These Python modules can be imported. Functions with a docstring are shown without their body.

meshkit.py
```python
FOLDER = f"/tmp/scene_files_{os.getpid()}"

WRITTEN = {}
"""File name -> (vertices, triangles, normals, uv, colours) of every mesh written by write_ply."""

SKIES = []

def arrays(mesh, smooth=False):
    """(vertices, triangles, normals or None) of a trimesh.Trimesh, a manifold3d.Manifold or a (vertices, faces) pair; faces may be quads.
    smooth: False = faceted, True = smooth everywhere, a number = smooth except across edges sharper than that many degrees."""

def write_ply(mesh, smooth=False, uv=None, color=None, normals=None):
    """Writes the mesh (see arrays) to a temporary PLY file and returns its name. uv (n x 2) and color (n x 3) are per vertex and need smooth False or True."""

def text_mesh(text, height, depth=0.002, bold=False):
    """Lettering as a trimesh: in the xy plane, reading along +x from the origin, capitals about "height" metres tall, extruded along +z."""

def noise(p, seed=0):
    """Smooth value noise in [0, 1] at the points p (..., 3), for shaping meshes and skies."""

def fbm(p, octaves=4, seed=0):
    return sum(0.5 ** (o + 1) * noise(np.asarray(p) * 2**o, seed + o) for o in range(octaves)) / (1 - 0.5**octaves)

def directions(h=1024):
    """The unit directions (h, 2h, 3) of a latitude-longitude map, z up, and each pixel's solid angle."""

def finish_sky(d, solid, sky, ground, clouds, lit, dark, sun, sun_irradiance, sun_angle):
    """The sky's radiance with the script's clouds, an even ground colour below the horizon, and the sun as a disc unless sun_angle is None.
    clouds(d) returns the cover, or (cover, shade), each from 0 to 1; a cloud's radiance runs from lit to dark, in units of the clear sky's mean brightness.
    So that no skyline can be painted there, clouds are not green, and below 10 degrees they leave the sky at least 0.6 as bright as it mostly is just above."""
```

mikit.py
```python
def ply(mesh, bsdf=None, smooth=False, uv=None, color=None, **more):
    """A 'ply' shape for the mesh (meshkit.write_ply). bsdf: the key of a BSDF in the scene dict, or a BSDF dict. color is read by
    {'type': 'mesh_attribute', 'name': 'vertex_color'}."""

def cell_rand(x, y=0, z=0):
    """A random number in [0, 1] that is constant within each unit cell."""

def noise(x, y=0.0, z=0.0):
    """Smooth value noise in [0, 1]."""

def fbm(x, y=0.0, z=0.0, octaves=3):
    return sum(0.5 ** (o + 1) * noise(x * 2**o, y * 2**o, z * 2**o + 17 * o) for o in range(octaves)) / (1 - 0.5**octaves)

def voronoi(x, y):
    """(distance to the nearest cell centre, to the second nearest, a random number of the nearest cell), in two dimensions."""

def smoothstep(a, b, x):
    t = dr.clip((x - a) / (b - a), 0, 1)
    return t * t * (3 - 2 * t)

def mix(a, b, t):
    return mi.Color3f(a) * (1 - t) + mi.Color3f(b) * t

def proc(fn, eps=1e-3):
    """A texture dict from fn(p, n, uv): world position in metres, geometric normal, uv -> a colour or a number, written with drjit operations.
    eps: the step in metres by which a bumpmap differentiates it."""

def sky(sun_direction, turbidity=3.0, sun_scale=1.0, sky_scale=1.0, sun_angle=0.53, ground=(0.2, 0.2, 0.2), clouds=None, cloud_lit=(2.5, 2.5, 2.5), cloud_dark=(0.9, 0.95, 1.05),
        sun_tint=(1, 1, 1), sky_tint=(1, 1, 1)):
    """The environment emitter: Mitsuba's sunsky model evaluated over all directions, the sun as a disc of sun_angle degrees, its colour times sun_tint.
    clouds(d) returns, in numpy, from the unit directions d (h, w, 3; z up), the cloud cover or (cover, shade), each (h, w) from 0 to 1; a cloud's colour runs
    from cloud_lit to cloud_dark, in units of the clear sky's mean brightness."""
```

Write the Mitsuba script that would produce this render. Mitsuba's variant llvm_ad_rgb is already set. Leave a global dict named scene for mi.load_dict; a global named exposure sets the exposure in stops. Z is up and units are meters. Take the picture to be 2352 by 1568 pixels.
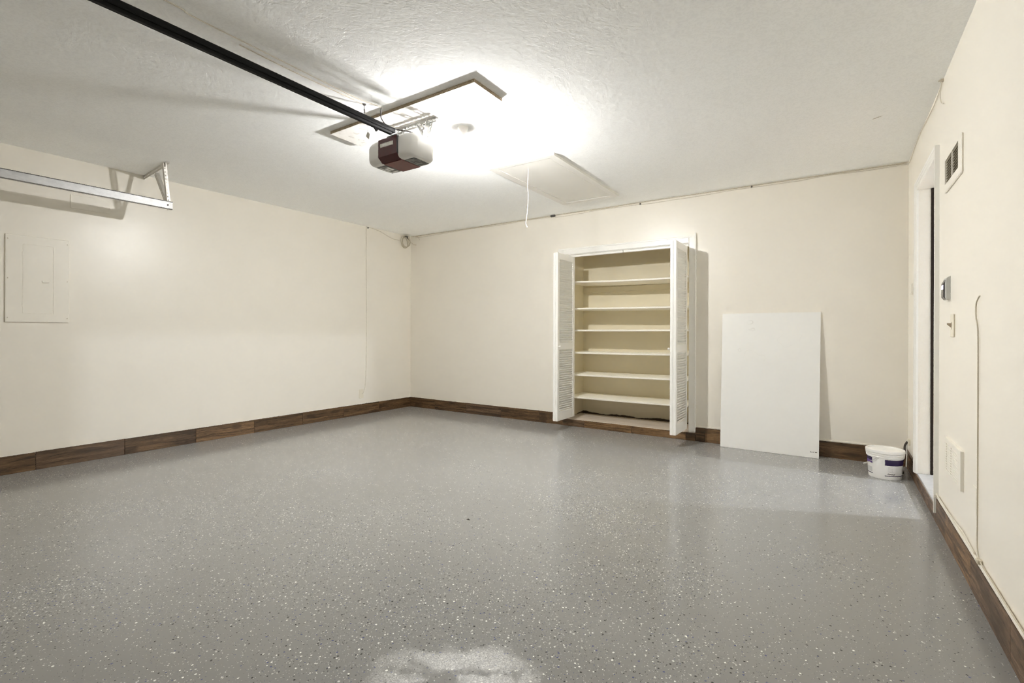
import math, random, numpy as np, trimesh, drjit as dr, mitsuba as mi, mikit, meshkit
from mikit import noise, fbm, voronoi, cell_rand, smoothstep, mix, proc
random.seed(7)
rng = np.random.default_rng(7)
T = mi.ScalarTransform4f
scene, labels = {}, {}

# ------------------------------------------------------------------ camera, light, exposure
H, XL, XR, YB, YF = 2.44, -5.092, 0.480, 4.977, -1.30      # the room: ceiling, left, right, back, front
EYE = np.array([0.0, 0.0, 1.0574])
yaw, roll, FPX, SY = -0.59016, 0.003372, 1111.135, -19.395
F = np.array([math.sin(yaw), math.cos(yaw), 0.0])
R0 = np.array([math.cos(yaw), -math.sin(yaw), 0.0])
UP = -math.sin(roll) * R0 + math.cos(roll) * np.array([0, 0, 1.0])
scene['camera'] = {'type': 'perspective', 'fov_axis': 'x', 'fov': math.degrees(2 * math.atan(1176 / FPX)),
                   'principal_point_offset_y': -SY / 1568, 'near_clip': 0.02, 'far_clip': 100.0,
                   'to_world': T().look_at(origin=EYE.tolist(), target=(EYE + F).tolist(), up=UP.tolist())}
LAMP = np.array([-2.09, 2.52, 2.283])
LAMP_RADIANCE = (620.0, 616.0, 606.0)
HALL_RADIANCE = (700.0, 735.0, 810.0)
exposure = 3.17

# ------------------------------------------------------------------ helpers
def hexhull(pts):
    return trimesh.convex.convex_hull(np.asarray(pts, float))

def bx(x0, x1, y0, y1, z0, z1, b=0.0):
    """A box, its edges chamfered by b."""
    if b <= 0:
        m = trimesh.creation.box(extents=(x1 - x0, y1 - y0, z1 - z0))
        m.apply_translation(((x0 + x1) / 2, (y0 + y1) / 2, (z0 + z1) / 2))
        return m
    p = []
    for x, sx in ((x0, 1), (x1, -1)):
        for y, sy in ((y0, 1), (y1, -1)):
            for z, sz in ((z0, 1), (z1, -1)):
                p += [(x, y + sy * b, z + sz * b), (x + sx * b, y, z + sz * b), (x + sx * b, y + sy * b, z)]
    return hexhull(p)

def cat(*ms):
    return trimesh.util.concatenate([m for m in ms])

def man(m):
    import manifold3d as m3
    return m3.Manifold(m3.Mesh(vert_properties=np.asarray(m.vertices, np.float32), tri_verts=np.asarray(m.faces, np.uint32)))

def unman(m):
    me = m.to_mesh()
    return trimesh.Trimesh(me.vert_properties[:, :3], me.tri_verts, process=False)

def cut(m, *holes):
    a = man(m)
    for h in holes:
        a = a - man(h)
    return unman(a)

def spline(pts, n=8):
    p = np.asarray(pts, float)
    p = np.vstack([2 * p[0] - p[1], p, 2 * p[-1] - p[-2]])
    out = []
    for i in range(1, len(p) - 2):
        for t in np.linspace(0, 1, n, endpoint=False):
            a, b, c, d = p[i - 1:i + 3]
            out.append(0.5 * (2 * b + (c - a) * t + (2 * a - 5 * b + 4 * c - d) * t * t + (3 * b - a - 3 * c + d) * t ** 3))
    out.append(p[-2])
    return np.array(out)

def tube(pts, r, seg=8, smooth_n=0):
    p = spline(pts, smooth_n) if smooth_n else np.asarray(pts, float)
    t = np.gradient(p, axis=0)
    t /= np.linalg.norm(t, axis=1, keepdims=True) + 1e-12
    a = np.cross(t[0], [0.31, 0.52, 0.79]); a /= np.linalg.norm(a)
    V, Fc = [], []
    for i in range(len(p)):
        a = a - t[i] * (a @ t[i]); a /= np.linalg.norm(a)
        b = np.cross(t[i], a)
        ri = r[i] if np.ndim(r) else r
        for k in range(seg):
            w = 2 * math.pi * k / seg
            V.append(p[i] + ri * (math.cos(w) * a + math.sin(w) * b))
    n = len(p)
    for i in range(n - 1):
        for k in range(seg):
            k2 = (k + 1) % seg
            Fc += [(i * seg + k, i * seg + k2, (i + 1) * seg + k2), (i * seg + k, (i + 1) * seg + k2, (i + 1) * seg + k)]
    V += [p[0], p[-1]]
    for k in range(seg):
        k2 = (k + 1) % seg
        Fc += [(n * seg, k2, k), (n * seg + 1, (n - 1) * seg + k, (n - 1) * seg + k2)]
    return trimesh.Trimesh(V, Fc, process=False)

def lathe(prof, c=(0, 0, 0), seg=48):
    m = trimesh.creation.revolve(np.asarray(prof, float), sections=seg)
    m.apply_translation(c)
    return m

def prism(poly, axis, a0, a1):
    """Extrude a 2D polygon along an axis ('x': polygon is (y,z); 'y': (x,z); 'z': (x,y))."""
    from shapely.geometry import Polygon
    m = trimesh.creation.extrude_polygon(Polygon(poly), a1 - a0)
    v = np.asarray(m.vertices).copy()
    w = v[:, 2] + a0
    m.vertices = {'x': np.c_[w, v[:, 0], v[:, 1]], 'y': np.c_[v[:, 0], w, v[:, 1]], 'z': np.c_[v[:, 0], v[:, 1], w]}[axis]
    m.fix_normals()
    return m

def add(key, mesh, mat, smooth=30, **more):
    base, k = key, 0
    while key in scene or any(s.startswith(key + '__') for s in scene):
        k += 1
        key = f'{base}_{k:03d}'
    scene[key] = mikit.ply(mesh, mat, smooth=smooth, **more)
    return key

_count = {}
def thing(name, label, category, group=None):
    """A thing that consists of parts: the key that its parts' keys start with."""
    k = _count.get(name, 0)
    _count[name] = k + 1
    key = name if k == 0 else f'{name}_{k:03d}'
    labels[key] = {'label': label, 'category': category}
    if group: labels[key]['group'] = group
    return key

def one(name, mesh, mat, label, category, group=None, smooth=30, **more):
    key = thing(name, label, category, group)
    scene[key] = mikit.ply(mesh, mat, smooth=smooth, **more)
    return key

def part(parent, name, mesh, mat, label=None, smooth=30, **more):
    key = add(parent + '__' + name, mesh, mat, smooth, **more)
    if label: labels[key] = {'label': label}
    return key

def struct(name, mesh=None, mat=None, label=None, smooth=False, **more):
    if mesh is not None: scene[name] = mikit.ply(mesh, mat, smooth=smooth, **more)
    labels[name] = {'kind': 'structure'}
    if label: labels[name]['label'] = label
    return name

# ------------------------------------------------------------------ materials
def principled(name, color, rough, metallic=0.0, spec=0.5, bump=None, bscale=1.0, eps=1e-3, **more):
    c = color if isinstance(color, dict) else {'type': 'rgb', 'value': list(color)}
    r = rough if isinstance(rough, dict) else float(rough)
    b = {'type': 'principled', 'base_color': c, 'roughness': r, 'metallic': float(metallic), 'specular': float(spec), **more}
    if bump is not None:
        b = {'type': 'bumpmap', 'nested': {'type': 'proc', **proc(bump, eps)}, 'scale': float(bscale), 'bsdf': b}
        b = {'type': 'bumpmap', 'arbitrary': proc(bump, eps), 'scale': float(bscale), 'bsdf': b['bsdf']}
    scene[name] = {'type': 'twosided', 'bsdf': b}
    return name

def wall_col(p, n, uv):
    t = fbm(p.x * 0.9 + 3, p.y * 0.9, p.z * 0.9, 2)
    c = mix((0.795, 0.757, 0.678), (0.817, 0.779, 0.700), t)
    return c

def wall_bump(p, n, uv):
    a = noise(p.x * 160, p.y * 160, p.z * 160) * 0.00025
    return a + noise(p.x * 7, p.y * 7, p.z * 7) * 0.0012

principled('wall_paint', proc(wall_col), 0.325, spec=0.45, bump=wall_bump, eps=2e-3)
principled('plain_wall_paint', (0.80, 0.765, 0.685), 0.6, spec=0.3)

def ceil_col(p, n, uv):
    c = mix((0.885, 0.895, 0.885), (0.915, 0.925, 0.915), fbm(p.x * 1.1, p.y * 1.1, 4.0, 3))
    g = noise(p.x * 170 + 3 * noise(p.x * 50, p.y * 50, 2.0), p.y * 170 + 3 * noise(p.x * 50, p.y * 50, 6.0), 1.0)
    c = c * (0.955 + 0.05 * smoothstep(0.25, 0.65, g))  # shading of the stipple relief painted into the colour
    # a small tear in the ceiling texture near the right wall
    u, v = p.x - 0.215, p.y - 3.861
    tear = smoothstep(0.011, 0.006, dr.abs(v + 0.55 * u) + 0.004 * noise(u * 90, v * 90)) * smoothstep(0.030, 0.015, dr.abs(u))
    return mix(c, (0.42, 0.38, 0.32), tear * 0.8)

def ceil_bump(p, n, uv):
    wx = p.x + 0.02 * noise(p.x * 18, p.y * 18, 1.0)
    wy = p.y + 0.02 * noise(p.x * 18, p.y * 18, 9.0)
    a = noise(wx * 115, wy * 115, 0.0)
    ridge = 1 - dr.abs(2 * a - 1)
    b = noise(wx * 62, wy * 62, 5.0)
    calm = smoothstep(0.25, 0.7, noise(p.x * 2.0, p.y * 2.0, 7.0))
    return (ridge * 0.0006 + b * 0.0006 + 0.0004 * noise(wx * 210, wy * 210, 2.0)) * (0.75 + 0.25 * calm)

principled('ceiling_texture', proc(ceil_col), 0.85, spec=0.15, bump=ceil_bump, eps=1.5e-3)

def flakes(x, y, size, rad, share):
    d, d2, w = voronoi(x / size, y / size)
    keep = cell_rand(w * 4096.0, 3.0, size * 1000)
    rr = rad * (0.6 + 0.7 * cell_rand(w * 4096.0, 8.0, 1.0))
    d = d + 0.10 * (noise(x / size * 2.3, y / size * 2.3, 4.0) - 0.5)
    on = smoothstep(rr, rr * 0.75, d) * dr.select(keep < share, 1.0, 0.0)
    return on, cell_rand(w * 4096.0, 5.0, 2.0)

def flake_colour(k):
    c = dr.select(k < 0.50, 0.42 + 0.42 * cell_rand(k * 9177.0, 2.0, 6.0), mi.Float(0.03))
    col = mi.Color3f(c, c, c * 0.95)
    blue = (k > 0.82)
    return dr.select(blue, mi.Color3f(0.075, 0.085, 0.19), col)

def worn_glare(p):  # mask of the lamp's glare on the floor: rougher gloss and painted highlight
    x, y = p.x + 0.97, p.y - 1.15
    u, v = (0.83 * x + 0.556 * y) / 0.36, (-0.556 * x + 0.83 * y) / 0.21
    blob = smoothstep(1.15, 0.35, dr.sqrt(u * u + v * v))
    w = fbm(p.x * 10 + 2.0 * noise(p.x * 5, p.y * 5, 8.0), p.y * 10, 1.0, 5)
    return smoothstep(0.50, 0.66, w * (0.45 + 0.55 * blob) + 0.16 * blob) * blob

def floor_col(p, n, uv):
    base = mix((0.195, 0.192, 0.185), (0.230, 0.227, 0.218), fbm(p.x * 0.8, p.y * 0.8, 2.0, 3))
    dens = fbm(p.x * 1.5 + 11, p.y * 1.5, 0.5, 3)
    s = smoothstep(0.30, 0.72, dens)
    streak = smoothstep(0.60, 0.74, fbm(p.x * 1.9 - 4, p.y * 1.9 + 8, 3.0, 3))
    on, k = flakes(p.x, p.y, 0.0155, 0.21, 0.075 + 0.28 * s + 0.32 * streak)
    c = mix(base, flake_colour(k), on)
    on, k = flakes(p.x + 3.3, p.y + 1.7, 0.0088, 0.23, 0.06 + 0.17 * s + 0.30 * streak)
    c = mix(c, flake_colour(k), on * 0.85)
    on, k = flakes(p.x - 5.3, p.y + 4.7, 0.0056, 0.27, 0.10 + 0.18 * s)
    c = mix(c, flake_colour(k), on * 0.45)
    return mix(c, (0.46, 0.455, 0.44), worn_glare(p) * (0.2 + 0.8 * smoothstep(0.30, 0.80, fbm(p.x * 330, p.y * 330, 9.0, 2))))  # lamp highlight painted as lighter speckled colour

def floor_rough(p, n, uv):
    return 0.135 + 0.05 * fbm(p.x * 3, p.y * 3, 6.0, 3) + 0.24 * worn_glare(p) * (0.45 + 0.9 * noise(p.x * 170, p.y * 170, 2.0))

def floor_bump(p, n, uv):
    return noise(p.x * 30, p.y * 30, 0.0) * 0.00025 + noise(p.x * 230, p.y * 230, 3.0) * 0.00007

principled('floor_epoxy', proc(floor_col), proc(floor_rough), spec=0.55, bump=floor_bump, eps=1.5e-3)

def wood_fn(lo, mid, hi, seed):
    def fn(p, n, uv):
        along = dr.select(dr.abs(n.x) > 0.5, p.y, p.x)
        off = 7.3 + seed * 31.0
        wob = fbm(along * 3.0 + off, p.z * 14.0, off, 3)
        g = 0.5 + 0.72 * (fbm(along * 4.0 + off, p.z * 85 + wob * 4.0, off, 4) - 0.5)
        fine = noise(along * 40 + off, p.z * 420 + wob * 14, off)
        k = smoothstep(0.25, 0.75, g + 0.22 * (fine - 0.5))
        c = mix(mix(lo, mid, smoothstep(0.0, 0.55, k)), hi, smoothstep(0.55, 1.0, k))
        knot = smoothstep(0.62, 0.74, fbm(along * 6.0 - off, p.z * 22, off + 4, 2))
        return mix(c, lo, knot * 0.7)
    return fn
TILES = []
for nm, lo, mid, hi in (('umber', (0.034, 0.018, 0.008), (0.086, 0.047, 0.020), (0.150, 0.085, 0.038)), ('walnut', (0.040, 0.023, 0.012), (0.100, 0.058, 0.031), (0.165, 0.102, 0.058)), ('chestnut', (0.058, 0.031, 0.014), (0.150, 0.083, 0.036), (0.235, 0.140, 0.065))):
    for q in (1, 2):
        TILES.append(principled(f'tile_{nm}_{q}', proc(wood_fn(lo, mid, hi, 0.37 * q + len(TILES))), 0.42))

principled('white_trim', (0.84, 0.83, 0.79), 0.35)
principled('white_door', (0.83, 0.82, 0.78), 0.38)
principled('caulk', (0.74, 0.70, 0.62), 0.6)
principled('shelf_white', (0.83, 0.80, 0.71), 0.45)

def closet_col(p, n, uv):
    c = mi.Color3f(0.735, 0.675, 0.52)
    edge = 0.098 + 0.05 * fbm(p.x * 7, p.y * 7, 3.0, 4)
    bare = smoothstep(edge + 0.004, edge - 0.004, p.z + 0.04)
    return mix(c, (0.075, 0.050, 0.030), bare)
principled('closet_paint', proc(closet_col), 0.6, spec=0.3)

def closet_floor_col(p, n, uv):
    g = fbm(p.x * 3, p.y * 45, 1.0, 3)
    return mix((0.42, 0.36, 0.30), (0.58, 0.51, 0.43), g)
principled('closet_floor_wood', proc(closet_floor_col), 0.5)
principled('dark_gap', (0.02, 0.016, 0.012), 0.9, spec=0.1)
principled('weatherstrip_rubber', (0.022, 0.016, 0.012), 0.7, spec=0.2)
def sill_col(p, n, uv):
    return mix((0.27, 0.267, 0.255), (0.35, 0.345, 0.335), fbm(p.x * 30, p.y * 30, 0.0, 3))
principled('sill_paint', proc(sill_col), 0.5)

def panel_col(p, n, uv):
    c = mix((0.80, 0.795, 0.765), (0.825, 0.82, 0.79), fbm(p.x * 2, p.z * 2, 1.0, 3))
    s = fbm(p.x * 6 + 40, p.z * 6, 2.0, 3)
    scuff = smoothstep(0.012, 0.0, dr.abs(s - 0.56)) * smoothstep(0.5, 0.75, noise(p.x * 5, p.z * 5, 8.0)) * smoothstep(0.7, 1.1, p.z)
    return mix(c, (0.55, 0.53, 0.48), scuff * 0.45)
principled('panel_white', proc(panel_col), 0.42)
principled('ink', (0.12, 0.11, 0.10), 0.6)

def particle_col(p, n, uv):
    g = smoothstep(0.25, 0.75, noise(p.x * 300, p.y * 300, p.z * 300))
    edge = mix((0.20, 0.15, 0.09), (0.42, 0.34, 0.24), g)
    face = mix((0.80, 0.78, 0.74), (0.84, 0.82, 0.78), noise(p.x * 60, p.y * 60))
    spot = smoothstep(0.83, 0.86, noise(p.x * 42 + 7, p.y * 42 + 2))
    face = mix(face, (0.60, 0.57, 0.52), spot * 0.6)
    return dr.select(dr.abs(n.z) > 0.5, face, edge)
principled('board_face', proc(particle_col), 0.6, spec=0.3)
principled('hatch_white', (0.80, 0.785, 0.74), 0.5)
principled('cord_white', (0.85, 0.84, 0.80), 0.7)
principled('black_rail', (0.006, 0.006, 0.006), 0.55, spec=0.15)
principled('lens_plastic', (0.70, 0.69, 0.665), 0.35)
principled('maroon_plastic', (0.062, 0.010, 0.010), 0.32)
principled('maroon_bottom', (0.135, 0.040, 0.034), 0.45)
principled('vent_grey', (0.11, 0.115, 0.11), 0.35)
principled('slot_light', (0.86, 0.86, 0.84), 0.3)
principled('badge_silver', (0.62, 0.61, 0.58), 0.35)
def galv_col(p, n, uv):
    return mix((0.40, 0.40, 0.40), (0.52, 0.52, 0.515), fbm(p.x * 45, p.y * 45, p.z * 45, 3))
principled('galvanized', proc(galv_col), 0.46, metallic=0.75)
principled('bright_steel', (0.56, 0.56, 0.55), 0.22, metallic=1.0)
principled('galvanized_old', (0.58, 0.56, 0.52), 0.45, metallic=0.5)
principled('lip_steel', (0.16, 0.155, 0.145), 0.5, metallic=0.6)
principled('porcelain', (0.84, 0.83, 0.80), 0.2)
principled('cable_beige', (0.66, 0.62, 0.53), 0.5)
principled('cable_tan', (0.52, 0.47, 0.37), 0.5)
principled('cable_dark', (0.035, 0.028, 0.022), 0.45)
principled('clip_dark', (0.07, 0.065, 0.06), 0.5)
principled('ivory_plate', (0.77, 0.72, 0.60), 0.35)
principled('switch_toggle', (0.33, 0.27, 0.20), 0.4)
principled('panel_metal', (0.80, 0.765, 0.685), 0.35)
principled('latch_metal', (0.80, 0.77, 0.70), 0.3)
principled('vent_white', (0.80, 0.765, 0.685), 0.4)
principled('vent_blade_shade', (0.27, 0.24, 0.17), 0.5)  # cream blades; their shade is painted in as this dark colour
principled('duct_dark', (0.022, 0.018, 0.012), 0.9, spec=0.1)
principled('control_grey', (0.50, 0.50, 0.47), 0.3)
principled('control_black', (0.03, 0.03, 0.032), 0.18)
principled('bucket_white', (0.82, 0.81, 0.78), 0.32)
principled('label_navy', (0.022, 0.012, 0.055), 0.4)
principled('label_violet', (0.13, 0.075, 0.25), 0.4)
principled('label_grey', (0.58, 0.58, 0.57), 0.5)
principled('steel_wire', (0.62, 0.61, 0.58), 0.3, metallic=0.8)
principled('hall_paint', (0.62, 0.62, 0.60), 0.6, spec=0.3)
principled('hall_floor_wood', (0.35, 0.27, 0.19), 0.4)
principled('tag_paper', (0.55, 0.53, 0.48), 0.6)

# ------------------------------------------------------------------ the room
WT = 0.13
D0, D1, DZ0, DZ1 = 3.625, 4.412, 0.085, 2.075          # doorway in the right wall
C0, C1, CZ0, CZ1 = -2.615, -1.212, 0.0, 1.957          # closet opening in the back wall
CYB = 5.50

def quad(pts):
    """A flat grid with uv for large planes."""
    p = np.asarray(pts, float)
    return trimesh.Trimesh(p, [(0, 1, 2), (0, 2, 3)], process=False)

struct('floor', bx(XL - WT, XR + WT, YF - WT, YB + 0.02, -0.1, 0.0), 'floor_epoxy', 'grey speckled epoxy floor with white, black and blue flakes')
struct('ceiling', bx(XL - WT, XR + WT, YF - WT, YB + 0.02, H, H + 0.1), 'ceiling_texture', 'white ceiling with stippled texture')
struct('wall_left', bx(XL - WT, XL, YF - WT, YB + WT, 0, H), 'wall_paint', 'cream painted left wall')
struct('wall_back', cut(bx(XL, XR + WT, YB, YB + WT, 0, H), bx(C0, C1, YB - 1, YB + 1, -0.5, CZ1)), 'wall_paint', 'cream painted back wall')
wr = cut(bx(XR, XR + WT, YF - WT, YB, 0, H), bx(XR - 1, XR + 1, D0, D1, DZ0 - 0.02, DZ1),
         bx(XR - 0.01, XR + 0.09, 2.985, 3.36, 1.815, 1.965))
struct('wall_right', wr, 'wall_paint', 'cream painted right wall')
struct('wall_front', bx(XL - WT, XR + WT, YF - WT, YF, 0, H), 'plain_wall_paint')

# the closet behind the back wall
y0c = YB + WT
cl = cat(bx(C0 - 0.1, C0, y0c, CYB + 0.1, 0, 2.3), bx(C1, C1 + 0.1, y0c, CYB + 0.1, 0, 2.3), bx(C0, C1, CYB, CYB + 0.1, 0, 2.3))
struct('wall_closet', cl, 'closet_paint', 'beige closet interior wall with dark unpainted bottom edge')
struct('ceiling_closet', bx(C0 - 0.1, C1 + 0.1, y0c, CYB + 0.1, 2.3, 2.4), 'closet_paint')
struct('floor_closet', bx(C0, C1, YB - 0.004, CYB - 0.075, 0.001, 0.079, 0.003), 'closet_floor_wood', 'raised tan plank floor of the closet')

# the hall behind the doorway
HX1, HY0, HY1 = 3.3, 2.6, 5.6
hx0 = XR + WT
hall = cat(bx(hx0, HX1 + 0.1, HY0 - 0.1, HY0, 0, H), bx(hx0, HX1 + 0.1, HY1, HY1 + 0.1, 0, H), bx(HX1, HX1 + 0.1, HY0, HY1, 0, H),
           bx(hx0 - 0.012, hx0, HY0, D0 - 0.02, 0, H), bx(hx0 - 0.012, hx0, D1 + 0.02, HY1, 0, H))
struct('wall_hall', hall, 'hall_paint')
struct('floor_hall', bx(hx0, HX1, HY0, HY1, 0.0, 0.08), 'hall_floor_wood')
struct('ceiling_hall', bx(hx0, HX1 + 0.1, HY0 - 0.1, HY1 + 0.1, H, H + 0.1), 'hall_paint')
hl = thing('hall_lamp', 'round flush ceiling lamp in the hall beyond the doorway', 'lamp')
part(hl, 'base', lathe([(0, 0), (0.15, 0), (0.15, -0.025), (0, -0.025)], (2.40, 4.44, H)), 'porcelain')
dome = lathe([(0.036, -0.03)] + [(0.036 * math.cos(a), -0.03 - 0.036 * math.sin(a)) for a in np.linspace(0.1, math.pi / 2, 8)], (2.40, 4.44, H), 24)
dome.fix_normals()
if dome.face_normals[np.argmin(dome.triangles_center[:, 2])][2] > 0: dome.invert()
part(hl, 'diffuser', dome, 'slot_light', smooth=True, emitter={'type': 'area', 'radiance': {'type': 'rgb', 'value': list(HALL_RADIANCE)}})

# baseboard tiles (wood-look planks), each a tile of its own
TP, TT = 0.5575, 0.011
_tn = [0]
def tile(parent, axis, a0, a1, z1, k, wall, sgn, z0=0.0):
    g = 0.0013
    zt = z1 + rng.uniform(-0.0015, 0.0015)
    off = rng.uniform(0, 0.0012)
    if axis == 'y':
        m = bx(min(wall, wall + sgn * (TT + off)), max(wall, wall + sgn * (TT + off)), a0 + g, a1 - g, z0, zt, 0.0008)
    else:
        m = bx(a0 + g, a1 - g, wall - (TT + off), wall, z0, zt, 0.0008)
    _tn[0] += 1
    part(parent, 'tile', m, TILES[2 * k + _tn[0] % 2], smooth=False)

bl = struct('baseboard_left', label='dark wood-look tile baseboard along the left wall')
ys = [1.048 + TP * i for i in range(-4, 7)] + [YB]
for i in range(len(ys) - 1):
    tile(bl, 'y', ys[i], ys[i + 1], 0.135, [1, 0, 1, 0, 1, 0, 2, 0, 0, 0, 0][i], XL, 1)
bb = struct('baseboard_back', label='dark wood-look tile baseboard along the back wall and closet step')
xs = [(XL + TT, -4.606, .134, 0), (-4.606, -4.049, .134, 0), (-4.049, -3.487, .134, 1), (-3.487, -2.930, .134, 0), (-2.930, -2.62, .134, 0), (-2.62, -2.345, .076, 1),
      (-2.345, -1.797, .076, 2), (-1.797, -1.240, .076, 2), (-1.240, -1.150, .076, 0), (-1.150, -1.06, .134, 0), (-1.06, -0.68, .134, 2), (-0.68, -0.12, .134, 1), (-0.12, 0.44, .134, 0), (0.44, XR, .134, 0)]
for a0, a1, z, k in xs:
    tile(bb, 'x', a0, a1, z, k, YB if z > .1 else YB - 0.004, -1)
br = struct('baseboard_right', label='brown wood-look tile baseboard along the right wall and door step')
ys = [3.30 - TP * i for i in range(0, 10)]
ys = [D1 + 0.05] + [3.86, 3.60] + ys
for i in range(len(ys) - 1):
    a1, a0 = ys[i], max(ys[i + 1], YF)
    z1 = 0.078 if a0 > 3.55 else 0.139
    tile(br, 'y', a0, a1, z1, [1, 1, 0, 2, 1, 1, 0, 1, 2, 0, 1, 0][i], XR, -1)
tile(br, 'y', D1 + 0.05, YB - TT, 0.137, 0, XR, -1)
struct('trim_1', bx(-1.145, XR, YB - 0.010, YB, 0.136, 0.150, 0.003), 'caulk', 'off-white caulk strip above the back baseboard', smooth=30)
struct('trim_2', bx(XR - 0.010, XR, YF, D0 - 0.055, 0.141, 0.156, 0.003), 'caulk', 'off-white strip above the right baseboard', smooth=30)

# doorway in the right wall
d1 = struct('door_1', label='white doorway with casing in the right wall')
def casing_profile(w, t):      # across the width: outer edge thick, inner edge thin
    return [(0, 0), (0, t), (0.012, t), (0.016, t * 0.86), (w * 0.55, t * 0.78), (w * 0.7, t * 0.62), (w, t * 0.55), (w, 0)]
CT = 0.022
# near casing (towards the camera), far casing and head casing; profiles run from the outer edge inwards
near = prism([(XR - t, D0 - 0.045 + w) for w, t in casing_profile(0.05, CT)], 'z', 0.055, DZ1 + 0.045)
part(d1, 'casing', near, 'white_trim', smooth=False)
far = prism([(XR - t, D1 + 0.045 - w) for w, t in casing_profile(0.05, CT)], 'z', 0.080, DZ1 + 0.045)
part(d1, 'casing', far, 'white_trim', smooth=False)
head = prism([(XR - t, DZ1 + 0.045 - w) for w, t in casing_profile(0.05, CT)], 'y', D0 - 0.04, D1 + 0.04)
part(d1, 'casing', head, 'white_trim', smooth=False)
part(d1, 'jamb', bx(XR - 0.004, hx0 + 0.01, D0 - 0.02, D0, 0.06, DZ1, 0.001), 'white_trim')
part(d1, 'jamb', bx(XR - 0.004, hx0 + 0.01, D1, D1 + 0.02, 0.06, DZ1, 0.001), 'white_trim')
part(d1, 'jamb', bx(XR - 0.004, hx0 + 0.01, D0 - 0.02, D1 + 0.02, DZ1 - 0.002, DZ1 + 0.018, 0.001), 'white_trim')
part(d1, 'weatherstrip', cat(bx(XR + 0.066, XR + 0.092, D1 - 0.012, D1, 0.084, DZ1 - 0.004, 0.003), bx(XR + 0.066, XR + 0.092, D0, D0 + 0.008, 0.084, DZ1 - 0.004, 0.002)),
     'weatherstrip_rubber', 'black weatherstrip along the door jamb')
part(d1, 'sill', bx(XR - 0.006, hx0 + 0.02, D0, D1, 0.060, 0.084, 0.004), 'sill_paint', 'grey white painted door sill')

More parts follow.
